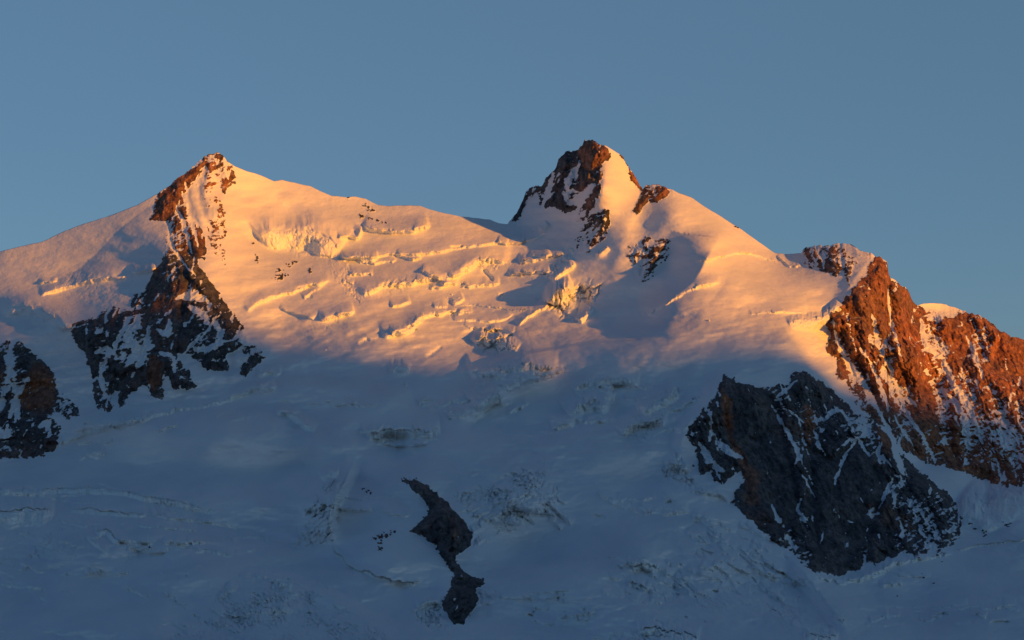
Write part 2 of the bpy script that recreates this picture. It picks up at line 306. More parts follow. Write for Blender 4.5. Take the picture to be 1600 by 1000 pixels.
step([(596,527),(618,519),(640,512),(655,497),(672,490),(700,488)], 7, 20, rough=.8)
serac([(632,512),(655,495),(672,488),(668,500),(645,514)], 6, 10, .8, 14)
step([(703,477),(735,476),(770,479),(800,483),(835,484)], 2, 12); step([(705,499),(740,500),(770,501),(792,496),(802,488)], 2.6, 10)
step([(676,479),(690,477),(700,478)], 4, 6)
dent([(701,494),(712,488),(717,482)], 30, 3.0)
step([(608,578),(622,572),(640,577)], 8, 9, rough=.6); dent([(612,568),(630,568)], 22, 7)
dent([(665,560),(678,550),(692,540)], 22, 3.2); dent([(560,538),(572,532),(578,529)], 20, 3)
dent([(753,420),(760,428),(770,440)], 35, 3.2); dent([(720,425),(733,418)], 26, 2.6)
serac([(728,545),(748,520),(768,508),(795,518),(815,545),(800,556),(760,550)], 19, 45, .6, 21)
step([(738,535),(752,526),(762,528),(775,530),(790,532),(812,545)], 12, 10, rough=1)
serac([(852,478),(862,458),(880,445),(902,440),(930,438),(945,445),(932,470),(905,498),(886,505),(868,492)], 17, 45, .6, 23, .5, .9, 1.7)
step([(858,475),(872,452),(895,442)], 18, 14, rough=1)
dent([(905,447),(912,460),(918,474)], 55, 5)
step([(902,503),(915,492),(925,478)], 7, 12); serac([(862,485),(880,487),(902,500),(888,508)], 6, 16, .7, 24)
crest([(728,548),(738,575),(742,590)], 22, 16, 5, 1)
# summit side
step([(1085,411),(1105,405),(1125,400),(1142,396),(1165,394),(1182,397),(1200,404),(1215,412)], 2.6, 9, rough=1)
step([(1213,399),(1225,409),(1240,415),(1252,414)], 3, 6, rough=1.2)
step([(1010,492),(1035,478),(1060,462),(1085,449),(1110,443),(1128,441)], 3.2, 14, rough=.6)
step([(1168,491),(1190,488),(1220,487),(1262,488)], 2.4, 10, rough=.6)
step([(950,385),(938,396),(930,398)], 4, 6)
# the hanging ice wall at the plateau's end
step([(1228,503),(1238,499),(1262,498),(1285,495),(1298,486),(1314,470)], 20, 8, 90, rough=.4)
crest([(1220,503),(1234,528),(1250,556),(1272,584),(1308,608)], 70, 14, 70, 1.5)
serac([(1222,500),(1260,496),(1300,485),(1320,465),(1318,478),(1298,500),(1290,545),(1310,590),(1290,598),(1262,575),(1240,545)], 17, 9, .35, 27, 1.2, .7, 2.2)
# ice lip across the shaded terraces
step([(735,590),(760,577),(790,572),(830,569),(872,575)], 10, 26, rough=1); serac([(730,590),(760,572),(830,566),(880,576),(860,590),(790,600),(745,606)], 9, 13, .7, 33)
step([(742,640),(758,630),(775,618),(786,610)], 8, 20, rough=.8); serac([(715,612),(780,600),(800,610),(770,640),(730,650)], 9, 8, .5, 34)
step([(895,612),(912,600),(940,594),(975,594),(1000,600)], 7, 18, rough=1); serac([(890,612),(925,590),(985,594),(985,612),(930,618),(900,625)], 8, 11, .6, 35)
step([(886,646),(905,632),(930,630),(955,634)], 17, 26, rough=.8); step([(862,668),(885,660),(900,662)], 8, 16, rough=.8)
step([(1000,640),(1020,632),(1040,620),(1060,612)], 12, 18, rough=1); serac([(985,660),(1010,635),(1055,605),(1068,612),(1045,640),(1035,665),(1000,690),(962,690)], 10, 18, .7, 36)
step([(970,678),(990,662),(1025,655),(1042,660)], 9, 18, rough=1)
step([(570,682),(588,674),(620,670),(650,672),(690,670)], 13, 30, rough=.9, gap=20); serac([(572,690),(590,672),(690,668),(688,684),(640,690),(600,700)], 10, 12, .7, 37)
step([(430,643),(448,641),(462,650),(478,662),(494,672)], 9, 10, 120, rough=.2, ice=.9); 
step([(560,676),(600,668)], 4, 8)
# left glacier, under the rock walls
step([(100,672),(150,665),(190,660),(230,650),(270,640),(310,634),(350,624),(400,606),(435,590)], 6, 16, rough=1.1)
step([(400,585),(420,582),(440,584)], 6, 12, rough=1); step([(405,610),(432,602)], 6, 12, rough=1)
step([(80,700),(120,680),(165,670)], 5, 14, rough=1.2)
serac([(0,480),(60,460),(110,420),(160,425),(215,430),(215,455),(190,480),(120,500),(115,545),(150,640),(130,640),(95,570),(40,520),(0,525)], 12, 6, .4, 41, 1.2, .7, 2.4)
step([(0,490),(25,480),(60,482),(90,500),(105,520)], 12, 26, rough=.4, ice=.5); step([(60,462),(100,448),(150,436),(200,432)], 5, 16, rough=.5, ice=.4)
step([(205,425),(225,422),(245,418)], 5, 10); step([(60,441),(75,440),(90,439)], 3, 6)
step([(-40,763),(0,765),(50,766),(110,762),(180,765),(230,775),(290,787),(345,803)], 9, 34, rough=.6, gap=10)
step([(-40,795),(0,800),(45,796),(88,794)], 26, 26, 210, rough=.5, gap=30); step([(106,796),(140,795),(190,800),(232,802)], 8, 22, rough=.6, gap=20)
serac([(0,812),(30,818),(60,835),(90,812),(120,800),(125,830),(80,850),(20,880),(0,885)], 8, 9, .5, 44)
step([(185,842),(215,845),(245,848)], 4, 12); step([(148,832),(165,826),(182,840),(190,848)], 10, 12, gap=20); step([(300,862),(322,858),(345,863),(365,868)], 5, 12, gap=10)
step([(290,845),(325,846),(352,849)], 5, 14, gap=15); step([(225,800),(260,808),(300,812),(360,820)], 3, 12)
serac([(85,820),(140,835),(150,850),(110,860),(60,890),(20,900),(40,870)], 9, 10, .4, 45)
serac([(240,775),(300,790),(340,812),(300,830),(260,826),(230,800)], 9, 12, .4, 46)
serac([(400,830),(440,845),(455,850),(420,852),(398,842)], 7, 12, .5, 47)
for k, (x, y, l) in enumerate([(40,760,22),(150,755,30),(95,925,14),(60,935,18),(65,942,8),(90,950,6),(0,985,8),(190,868,10),(140,890,6),(250,895,5),(290,900,6),(330,806,18),(270,800,14),(240,820,10),(290,828,14),(355,822,18),(210,870,8)]):
    dent([(x, y), (x + l * .5, y + l * .12), (x + l, y + l * .3)], 16, 1.8)
# the rounded rise in the middle and its seracs
serac([(480,800),(500,760),(530,735),(548,745),(530,800),(520,845),(470,860),(455,858)], 11, 34, .7, 51, 1.0, .6, 2.2)
step([(500,745),(515,738),(530,738)], 10, 10); step([(470,800),(490,790),(505,795)], 10, 14)
step([(515,842),(522,860),(535,873),(552,888),(572,893),(600,903),(625,908),(662,911)], 4, 10, rough=1.2, gap=26)
serac([(640,950),(670,935),(695,945),(690,970),(730,985),(700,990),(650,975)], 8, 22, .7, 52); serac([(745,915),(790,930),(770,945),(745,945)], 8, 20, .7, 53)
step([(650,945),(672,938),(690,938)], 7, 12); step([(745,850),(752,845),(770,842)], 4, 8)
serac([(690,775),(760,755),(820,725),(860,740),(880,775),(845,810),(810,825),(760,850),(735,855),(742,820),(720,790)], 10, 20, .75, 55)
for q, (pl, cz, am, sd_) in enumerate([([(345,912),(420,905),(490,925),(560,962),(640,1010),(260,1012),(250,1000),(320,960)], 8, 15, 56),
    ([(1120,810),(1180,840),(1230,865),(1262,900),(1300,940),(1340,985),(1345,1012),(1250,1010),(1200,960),(1130,900),(1060,860)], 11, 11, 57),
    ([(930,880),(1000,880),(1060,890),(1130,900),(1200,960),(1150,960),(1060,950),(1000,930),(940,905)], 12, 8, 58),
    ([(960,985),(1010,975),(1080,985),(1110,1012),(940,1012)], 13, 16, 59)]):
    serac(pl, cz, am, .35, sd_, .55, 1.9, .75)
step([(988,884),(1008,882),(1028,890)], 8, 12, 90, rough=1, gap=30); step([(980,912),(1000,912),(1014,920)], 7, 12, rough=1, gap=20); step([(1015,934),(1036,940)], 5, 10)
step([(995,984),(1020,980),(1050,986),(1095,996)], 14, 20, 130, rough=.7, gap=35); step([(1255,994),(1280,992),(1310,998)], 16, 12, 130, rough=.8, gap=30)
step([(800,932),(840,926),(900,920)], 2.5, 14); step([(862,936),(880,940)], 3, 8)
dent([(1153,865),(1165,875),(1172,880)], 30, 1.8); dent([(1060,822),(1090,838),(1120,850)], 12, 2)
for k, (x, y, l) in enumerate([(1020,968,18),(1048,920,9),(1055,928,7),(1075,921,6),(1083,931,5),(1025,912,4),(1065,905,6),(1108,890,6),(1125,878,3),(1060,881,5),(1045,884,3),(832,956,3),(912,952,4),(870,935,6),(1068,963,6),(1098,972,6),(970,887,4),(850,798,3)]):
    dent([(x, y), (x + l * .5, y + l * .2), (x + l, y + l * .4)], 24, 1.6)
step([(1040,730),(1060,722),(1075,735)], 10, 14, rough=1); serac([(1030,730),(1055,705),(1078,735),(1095,762),(1130,768),(1110,780),(1060,770),(1035,755)], 9, 20, .8, 61)
step([(1090,768),(1110,770),(1130,775),(1145,786)], 4, 8, rough=1)
step([(1010,787),(1050,795),(1100,806),(1150,818)], 2, 10)
# sets of small crevasse lips running across the flow
rs = np.random.RandomState(7)
for (cx, cy, rx, ry, n_, ang) in [(640,410,90,34,5,-.05),(720,450,70,30,6,-.2),(600,495,80,24,4,-.3),(760,500,60,26,5,0),(820,400,40,30,3,-.1),(500,470,60,26,3,-.3),(860,470,30,40,3,-.6),(60,785,90,18,10,.05),(200,830,110,24,16,.12),(300,855,90,16,12,.1),(110,900,110,24,12,.2),(100,700,100,14,8,-.1),(260,660,140,14,10,-.2),
    (630,690,60,8,8,0),(800,590,70,14,12,-.05),(940,612,60,14,12,.05),(1030,650,45,26,12,-.5),(925,655,50,14,10,0),(760,640,60,18,8,-.4),
    (1040,905,90,34,34,.4),(1130,840,70,24,16,.4),(1200,900,70,34,18,.6),(860,950,70,24,12,.1),(990,790,80,20,9,.25),(440,930,90,30,16,.35),(330,960,60,24,10,.5),(560,800,60,40,6,.1),(1480,955,110,20,14,-.03),(1420,905,60,10,5,0),(500,640,90,14,6,-.1),(680,640,50,14,7,-.1),(830,790,60,30,14,.6),(780,800,50,30,14,-.4)]:
    for _ in range(n_):
        x0 = cx + rx * rs.uniform(-1, 1); y0 = cy + ry * rs.uniform(-1, 1); l = rs.uniform(8, 34); a_ = ang + rs.normal(0, .18); b_ = rs.uniform(-.12, .12) * l
        pl = [(x0 - l * math.cos(a_), y0 - l * math.sin(a_)), (x0, y0 + b_), (x0 + l * math.cos(a_), y0 + l * math.sin(a_))]
        if rs.rand() < .65: step(pl, rs.uniform(1.6, 4.5), 10, rough=1, ice=.7)
        else: dent([(p_[0] - (p_[0] - x0) * .5, p_[1] - (p_[1] - y0) * .5) for p_ in pl], rs.uniform(14, 34), rs.uniform(1.3, 2.4))
# right basin under the cliff
step([(1262,897),(1280,900),(1310,908),(1340,905),(1365,893),(1400,878),(1430,872),(1460,868),(1492,860)], 6, 9, rough=1.2, ice=1)
step([(1490,861),(1520,853),(1560,848),(1640,838)], 3.5, 8, rough=.9, gap=12)
step([(1502,766),(1520,778),(1545,786),(1560,775),(1600,767),(1680,760)], 44, 30, 300, rough=.3, ice=.9)
crest([(1548,770),(1540,795),(1532,815)], -40, 26, 26, 4)
for pl in ([(1360,1005-60),(1420,948),(1480,942),(1580,934)], [(1350,976),(1380,977),(1420,972)], [(1410,955),(1480,953)], [(1340,950),(1370,953)]):
    step(pl, 1.6, 10, ice=.2)

# ------------------------------------------------------------------ rock walls
def RP(name, poly, density, amp=1.0, lean=0.0, edge=3.0, tone=0.0, warp=1.2): return dict(n=name, p=poly, d=density, a=amp, l=lean, e=edge, t=tone, w=warp)
ROCKS = [
 RP('left_peak', [(340,236),(330,240),(318,244),(300,262),(285,273),(268,288),(252,302),(243,320),(236,342),(262,343),(257,370),(258,395),(252,418),(262,430),(300,425),(318,432),(304,412),(292,394),(300,402),(318,404),(321,388),(318,366),(306,345),(298,322),(293,300),(300,286),(311,270),(320,254),(345,246)], .44, .8, -.5, 5, .6),
 RP('left_peak', [(350,243),(357,254),(368,272),(366,286),(356,292),(350,300),(344,285),(338,284),(342,262),(345,248)], -.02, .5, -.2, 4, .6),
 RP('left_peak', [(322,244),(340,244),(342,270),(336,300),(350,330),(352,375),(348,410),(335,380),(325,345),(312,320),(305,290)], -.22, .35, -.3, 6, .6),
 RP('left_peak', [(325,350),(340,360),(350,385),(351,412),(340,400),(328,372)], .0, .3, -.4, 4, .6),
 RP('left_peak', [(300,402),(320,430),(345,460),(340,462),(315,432),(296,408)], .5, .3, -.6, 2, .3),
 RP('left_wall', [(250,412),(238,432),(232,446),(224,458),(208,464),(206,480),(214,486),(190,484),(182,503),(188,484),(178,480),(166,492),(170,482),(165,484),(150,497),(128,497),(111,503),(114,524),(124,542),(132,552),(140,567),(146,592),(148,626),(154,638),(162,644),(178,638),(172,622),(182,608),(186,634),(192,632),(200,616),(214,608),(226,598),(235,610),(238,621),(252,623),(256,610),(252,600),(255,590),(262,586),(270,604),(285,609),(303,606),(306,602),(297,592),(295,580),(282,568),(278,550),(290,552),(310,563),(322,576),(335,580),(355,577),(352,562),(358,549),(370,547),(382,552),(392,556),(376,575),(375,584),(385,586),(396,574),(402,566),(414,558),(400,536),(385,520),(370,497),(355,480),(342,464),(325,440),(305,415),(290,400),(262,400)], .42, 1.4, .1, 3, .1),
 RP('left_wall', [(262,395),(285,405),(300,440),(290,470),(285,520),(262,540),(238,560),(225,520),(222,480),(245,430)], .62, .8, .1, 8, .1),
 RP('left_wall', [(228,560),(240,556),(252,565),(252,600),(240,612),(232,600)], 1.0, .5, .1, 3, .7),
 RP('left_wall', [(195,580),(225,575),(225,598),(200,612),(180,606)], .8, .6, .1, 4, .2),
 RP('far_left', [(-70,520),(-20,530),(0,534),(14,533),(18,545),(28,534),(45,546),(58,562),(74,571),(86,592),(90,606),(104,618),(117,632),(124,649),(106,654),(97,650),(84,647),(80,645),(90,660),(96,670),(88,686),(84,702),(68,712),(40,716),(0,712),(-70,716)], .38, 1.3, .2, 3, .1),
 RP('far_left', [(52,566),(72,570),(84,590),(88,620),(80,645),(60,650),(30,640),(28,620),(45,600)], 1.0, .5, .15, 5, .7),
 RP('far_left', [(0,655),(40,650),(80,655),(94,670),(84,702),(40,716),(-60,714),(-60,665)], .65, .9, .15, 5, .1),
 RP('summit', [(921,216),(912,224),(905,236),(893,233),(880,238),(872,250),(866,263),(858,275),(845,288),(828,293),(820,304),(812,325),(800,340),(795,348),(808,346),(815,330),(822,312),(832,305),(845,298),(842,320),(850,322),(868,323),(880,330),(900,328),(904,312),(914,303),(926,292),(934,280),(930,262),(942,256),(952,242),(948,230),(935,222)], .46, 1.4, -.3, 3, .2),
 RP('summit', [(866,262),(880,238),(905,236),(895,262),(875,300),(870,322),(846,320),(842,300)], .42, 1.3, -.4, 5, -.3),
 RP('summit', [(900,232),(922,214),(950,230),(952,245),(935,262),(925,275),(908,262)], .72, 1.1, -.3, 4, .6),
 RP('summit', [(972,240),(979,250),(980,258),(975,250),(968,242)], .8, .5, 0, 2, .6),
 RP('summit', [(984,264),(998,280),(1005,297),(994,292),(987,280)], 1., .5, 0, 2, .8),
 RP('summit', [(935,262),(944,262),(938,292),(925,325),(910,345),(902,345),(915,312),(930,285)], .15, .7, -.3, 5, .5),
 RP('lower_summit', [(925,335),(950,330),(953,350),(940,375),(925,392),(903,402),(895,396),(903,365)], .12, .9, -.5, 6, .3),
 RP('saddle', [(1008,287),(1030,286),(1048,294),(1046,302),(1030,314),(1012,318),(994,333),(990,330),(1000,312),(1003,298)], .36, 1.0, -.3, 3, .6),
 RP('rib', [(985,382),(1008,372),(1046,376),(1042,402),(1028,424),(1005,440),(994,438),(990,415),(978,395)], -.06, .9, -.5, 8, .4),
 RP('crag_top', [(1251,394),(1257,384),(1285,383),(1310,380),(1312,388),(1330,398),(1345,405),(1340,425),(1325,434),(1332,452),(1322,440),(1318,424),(1305,429),(1288,423),(1268,420),(1254,412),(1262,404)], .22, 1.0, -.2, 3, .3),
 RP('crag_top', [(1330,383),(1350,393),(1366,400),(1350,405),(1335,404)], .05, .9, -.2, 4, .3),
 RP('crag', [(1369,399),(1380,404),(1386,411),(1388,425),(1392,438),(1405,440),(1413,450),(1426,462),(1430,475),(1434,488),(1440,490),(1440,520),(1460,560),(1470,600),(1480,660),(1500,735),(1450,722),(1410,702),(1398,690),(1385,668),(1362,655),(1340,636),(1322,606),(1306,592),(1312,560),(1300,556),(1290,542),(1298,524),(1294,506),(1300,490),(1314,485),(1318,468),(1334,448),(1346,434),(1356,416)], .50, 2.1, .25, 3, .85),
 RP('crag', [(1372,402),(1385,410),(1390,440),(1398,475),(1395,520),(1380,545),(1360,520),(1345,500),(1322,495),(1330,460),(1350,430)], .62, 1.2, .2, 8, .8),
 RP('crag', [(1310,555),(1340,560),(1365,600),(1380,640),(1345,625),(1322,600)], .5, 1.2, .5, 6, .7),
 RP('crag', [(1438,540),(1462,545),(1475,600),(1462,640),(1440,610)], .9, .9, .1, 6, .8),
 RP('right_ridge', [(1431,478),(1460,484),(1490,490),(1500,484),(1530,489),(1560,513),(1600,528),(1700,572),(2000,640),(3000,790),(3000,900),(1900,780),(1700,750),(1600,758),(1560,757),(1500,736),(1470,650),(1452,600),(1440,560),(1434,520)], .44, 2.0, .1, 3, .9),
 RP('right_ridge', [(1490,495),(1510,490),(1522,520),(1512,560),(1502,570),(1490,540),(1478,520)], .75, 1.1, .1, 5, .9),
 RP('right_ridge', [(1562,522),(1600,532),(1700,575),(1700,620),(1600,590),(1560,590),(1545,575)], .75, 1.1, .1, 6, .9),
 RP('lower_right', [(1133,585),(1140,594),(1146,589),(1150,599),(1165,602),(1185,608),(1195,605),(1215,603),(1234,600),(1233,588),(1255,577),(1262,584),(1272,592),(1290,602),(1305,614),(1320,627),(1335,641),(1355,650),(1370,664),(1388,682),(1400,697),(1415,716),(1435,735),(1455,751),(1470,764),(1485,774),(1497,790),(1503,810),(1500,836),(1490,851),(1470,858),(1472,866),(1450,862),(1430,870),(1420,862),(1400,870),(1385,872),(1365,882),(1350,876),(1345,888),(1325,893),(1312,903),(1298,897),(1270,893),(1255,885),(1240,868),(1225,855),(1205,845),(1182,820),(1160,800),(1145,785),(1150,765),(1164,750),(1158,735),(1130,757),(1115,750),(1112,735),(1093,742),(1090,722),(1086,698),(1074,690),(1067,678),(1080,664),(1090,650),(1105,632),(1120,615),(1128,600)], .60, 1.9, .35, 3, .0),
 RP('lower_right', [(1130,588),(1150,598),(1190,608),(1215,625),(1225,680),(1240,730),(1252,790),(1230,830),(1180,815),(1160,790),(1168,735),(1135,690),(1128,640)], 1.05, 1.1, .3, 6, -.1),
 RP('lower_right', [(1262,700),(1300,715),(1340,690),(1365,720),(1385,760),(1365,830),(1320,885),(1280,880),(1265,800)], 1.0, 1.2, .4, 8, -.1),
]
SLABRED = [([(1128,610),(1142,620),(1146,680),(1170,720),(1165,740),(1140,695),(1128,650)], 1.0), ([(1255,630),(1275,640),(1275,670),(1262,700),(1255,660)], .9), ([(1370,650),(1395,690),(1390,720),(1372,690)], .7), ([(1150,700),(1185,740),(1190,790),(1165,790),(1160,750)], .6)]
# snow lying in the rock: gullies (line, half width) and patches
GULLY = [([(1300,498),(1320,560),(1350,600),(1372,640),(1398,690)],2.6),([(1345,545),(1372,590),(1388,640)],2.2),([(1392,520),(1380,545),(1395,585),(1390,620)],2.0),([(1362,490),(1370,520),(1375,550)],2.5),([(1388,450),(1392,500),(1408,555)],2.0),([(1414,640),(1440,680),(1462,722)],2.2),([(1470,555),(1490,600),(1520,650),(1535,690)],4),([(1510,525),(1525,560),(1535,590)],2.6),([(1475,610),(1500,640),(1515,700)],4),([(1440,500),(1448,540),(1470,560)],3),([(1390,560),(1378,585),(1400,600),(1412,640)],3),
 ([(1205,632),(1222,662),(1237,688),(1247,712),(1242,728)],2.8),([(1335,692),(1318,718),(1310,738),(1305,756)],3.0),([(1396,746),(1383,772),(1371,796)],1.8),([(1378,690),(1372,708),(1390,724)],1.8),([(1255,742),(1264,760),(1275,780)],1.5),([(1206,790),(1214,808),(1226,824)],3.5),([(1252,780),(1246,794),(1252,804),(1262,812)],2.0),([(1272,672),(1282,700),(1290,712)],2.0),([(1288,655),(1310,640),(1325,655)],2.4),([(1288,825),(1283,850)],1.2),([(1308,702),(1340,685),(1350,702),(1360,712)],2),([(1395,688),(1402,715),(1412,742)],3.5),([(1368,790),(1360,803),(1372,803)],2.8),([(1325,812),(1332,816)],1.8),([(1245,595),(1212,625),(1232,622)],1.6),([(1210,640),(1230,640),(1255,660)],1.2),
 ([(1108,640),(1112,665),(1108,690)],2.0),([(1120,690),(1140,705),(1160,715)],4.0),([(1100,700),(1110,722),(1130,735)],4),([(1395,650),(1430,700)],1.0),
 ([(262,345),(270,385),(290,415),(305,430)],1.2),([(275,320),(290,360),(300,395)],2.0),([(285,300),(300,345),(310,385)],1.8),([(290,285),(296,320),(310,355)],2.0),([(320,262),(312,300),(330,360)],2.6),
 ([(200,500),(180,540),(158,580),(165,620)],3.5),([(215,500),(200,530),(215,545),(198,570)],6.0),([(232,510),(222,560),(205,590)],3.0),([(265,500),(262,520),(245,515)],4.0),([(275,465),(300,462),(325,470)],5.0),([(298,480),(320,495),(325,505)],4.5),([(335,500),(345,530),(330,545),(305,545)],4.0),([(250,550),(270,560),(272,580)],2.5),([(372,520),(385,530),(375,545)],4.5),([(230,560),(225,548),(240,540)],3),([(150,550),(170,545),(182,560)],3.5),
 ([(18,540),(10,600),(0,640)],4),([(20,580),(25,620),(15,650)],3.5),([(45,590),(30,615),(28,650)],4),([(-10,670),(10,680),(12,665)],4),([(60,668),(75,660),(72,672)],2.6),([(10,560),(20,575)],5),
 ([(866,270),(855,300),(848,322)],2.5),([(900,262),(885,295),(905,300)],3.0),([(880,300),(892,315),(925,290)],5.0),([(905,250),(898,280)],2.0),([(1470,490),(1465,500)],6)]
SPATCH = [([(1290,645),(1310,640),(1345,655),(1366,672),(1355,682),(1330,680),(1312,668)],.35),([(1215,622),(1250,618),(1266,640),(1240,655),(1218,650)],.30),([(1268,648),(1290,650),(1292,672),(1272,680)],.30),([(1400,742),(1412,738),(1416,762),(1404,765)],.6),([(1415,765),(1450,760),(1490,785),(1502,830),(1480,858),(1440,830),(1418,800)],.30),([(1445,850),(1470,848),(1462,866),(1450,868)],.6),
 ([(1440,475),(1500,478),(1492,494),(1465,505),(1445,498)],.5),([(1480,620),(1560,640),(1600,680),(1600,700),(1540,690),(1500,670)],.4),([(1530,690),(1600,680),(1620,720),(1560,735),(1530,730)],.3),([(1490,580),(1560,600),(1600,640),(1600,660),(1540,640),(1500,620)],.22),([(1380,530),(1395,525),(1400,560),(1380,575),(1370,555)],.35),
 ([(1305,590),(1322,596),(1336,636),(1326,632),(1304,610),(1280,580),(1262,575),(1285,560)],1.2),([(1355,410),(1366,404),(1352,425),(1335,450),(1318,470),(1310,482),(1330,440)],.6)]

BLADE = [(627,748),(650,750),(666,760),(682,772),(700,788),(716,804),(730,820),(738,838),(735,850),(725,860),(712,866),(713,880),(725,893),(740,902),(756,906),(754,913),(742,918),(747,935),(741,950),(731,960),(725,974),(710,972),(700,963),(694,950),(692,940),(702,925),(708,906),(712,895),(702,886),(690,868),(680,853),(672,846),(660,838),(643,830),(655,817),(668,806),(670,795),(664,783),(655,772),(643,762)]
ROCKS.append(RP('blade', BLADE, 1.15, 2.2, 0, 1.5, -.8, 1.3))
RK = np.full_like(D, -30.0)      # signed distance to rock
DENS = np.zeros_like(D); TONE = np.zeros_like(D); AMPL = np.zeros_like(D)
OWN = np.zeros(D.shape, np.int16); ROCKNAMES = []
for r in ROCKS:
    b, sd = region(r['p'], 34, r['w'])
    if r['n'] not in ROCKNAMES: ROCKNAMES.append(r['n'])
    k = ROCKNAMES.index(r['n']) + 1
    m = sstep(-r['e'], r['e'], sd)
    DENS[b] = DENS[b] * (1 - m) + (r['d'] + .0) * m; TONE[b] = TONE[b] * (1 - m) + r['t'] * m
    AMPL[b] = np.maximum(AMPL[b] * (1 - m), r['a'] * sstep(-2, 16, sd))
    RK[b] = np.maximum(RK[b], sd); OWN[b] = np.where(sd > -1.5, k, OWN[b])
inr = RK > -8
ii = np.where(inr); x = PX[ii]; y = PY[ii]; u = x + .9 * WX[ii]; v = y + .9 * WY[ii]
# buttresses and gullies fall down the face, leaning a little; ledges cross them
a = 0.32
gx = u - a * v * np.where(x > 1050, 1, -.6); am = AMPL[ii]
rel = 62 * ridged(gx / 62, v / 150, 2, 101) + 34 * ridged(gx / 27, v / 64, 3, 105) + 15 * ridged(gx / 9, v / 17, 3, 111)
ch, ce = cells(gx / 11, v / 20, 121); ch2, ce2 = cells(gx / 4.5 + .2 * v / 9, v / 6.5, 127)
rel += 16 * (ch - .5) + 9 * (ch2 - .5)
dd = v + .55 * gx
saw = (dd / 15 + .6 * fbm(u / 40, v / 40, 2, 131)) % 1.0; saw2 = (dd / 6.2 + .8 * fbm(u / 25, v / 25, 2, 133)) % 1.0
rel += 9 * (1 - saw) ** 2 + 4.5 * (1 - saw2)
rel += 3.5 * fbm(u / 3.2, v / 3.2, 2, 137)
slab = sstep(.85, 1.1, DENS[ii])
rib1 = ridged(gx / 62, v / 150, 2, 101); rib2 = ridged(gx / 27, v / 64, 3, 105); line = ridged((gx + .25 * v) / 34, (v - .6 * gx) / 95, 3, 139, .6)
rel = rel * (1 - .15 * slab)
D[ii] -= am * rel * .62
for pl, hw in GULLY:
    p = np.array(pl, float); b = box(p[:, 0].min() - 14, p[:, 1].min() - 14, p[:, 0].max() + 14, p[:, 1].max() + 14)
    d, s, t = near(pl, PX[b] + .9 * WX[b], PY[b] + .9 * WY[b]); env = .45 + .55 * np.sin(np.pi * np.clip(t, 0, 1))
    g = np.exp(-(d / (hw * 1.5 * env)) ** 2); SNOWADD[b] = np.maximum(SNOWADD[b], 1.5 * g); D[b] += 9 * np.exp(-(d / (hw * 2.2)) ** 2)
for pl, am_ in SPATCH:
    b, sd = region(pl, 8, 1.5); SNOWADD[b] = np.maximum(SNOWADD[b], am_ * sstep(-4, 6, sd))

# ------------------------------------------------------------------ world positions
cp, sp = math.cos(PITCH), math.sin(PITCH)
def world(px, py, d):            # d = distance along the level viewing axis
    a_ = (px - 800) / F; b_ = (500 - py) / F
    ry = cp - b_ * sp; rz = sp + b_ * cp
    return np.stack((CAM[0] + a_ / ry * d, CAM[1] + d, CAM[2] + rz / ry * d), -1)
P = world(PX, PY, D)
def smooth(A, n):
    for _ in range(n):
        A = (A + np.roll(A, 1, 0) + np.roll(A, -1, 0)) / 3; A = (A + np.roll(A, 1, 1) + np.roll(A, -1, 1)) / 3
    return A
def normals(P):
    gu = np.gradient(P, axis=1); gv = np.gradient(P, axis=0); n = np.cross(gu, gv)
    n /= np.linalg.norm(n, axis=-1, keepdims=True) + 1e-9
    return np.where((n[..., 1:2] > 0), -n, n)
NZ = smooth(normals(P), 1)[..., 2]; NZb = smooth(NZ, 5)
# snow keeps where a ledge is gentler than the wall round it
RIB = np.zeros_like(D); LEDGE = np.zeros_like(D); RIB[ii] = .50 * (rib1 - .25) + .34 * (rib2 - .3); LEDGE[ii] = .55 * sstep(.35, .0, saw) + .35 * sstep(.35, 0, saw2) + 1.5 * sstep(.70, .86, line)
fn = fbm(PX / 17, PY / 12, 3, 141); fn2 = fbm((PX - .4 * PY) / 7.5, (PY + .4 * PX) / 4.2, 4, 145, .62)
hold = 1.2 * (NZ - NZb) + .32 * fn + .50 * fn2 - RIB + .55 * LEDGE - .18 + SNOWADD + .55 * (NZb - .35)
bare = DENS * 1.15 - .18 - hold
edge = sstep(-4.0, 2.0, RK + 3.0 * fbm(PX / 6, PY / 6, 2, 151))
ROCKV = np.where(inr, np.minimum(bare, (edge - .35) * 2.2), -1.0)
# small lone outcrops
DOTS = [(572,322,5,2.5),(580,328,6,3),(566,338,6,3),(577,341,4,2),(590,344,4,2),(600,347,4,2),(545,308,3,1.5),(435,422,6,3),(443,430,6,4),(438,434,8,5),(452,414,5,3),(460,409,4,3),(484,424,4,4),(402,404,3,6),(395,380,3,2),(350,300,3,3),(338,312,2,5),(345,330,4,5),(348,350,3,6),(352,362,3,6),(1278,1100,1,1),(1514,818,4,2),(1523,826,4,1.5),(1537,831,4,2),(1539,836,2,2),(1575,820,6,2.5),(1568,815,4,1.5),(1150,353,3,1.5),(1152,356,2,2),
 (1083,727,3,1.5),(1084,622,3,1.5),(1178,687,3,3),(1176,689,2,2),(1439,897,3,1.5),(1444,902,4,1),(1460,912,3,1),(1472,877,2,1),(1403,930,2,1),(594,838,8,4),(604,836,8,4),(614,831,5,2),(594,848,4,4),(594,857,4,3),(586,841,5,3),(573,767,4,2),(578,770,3,2),(566,764,3,1.5),(234,855,3,2)]
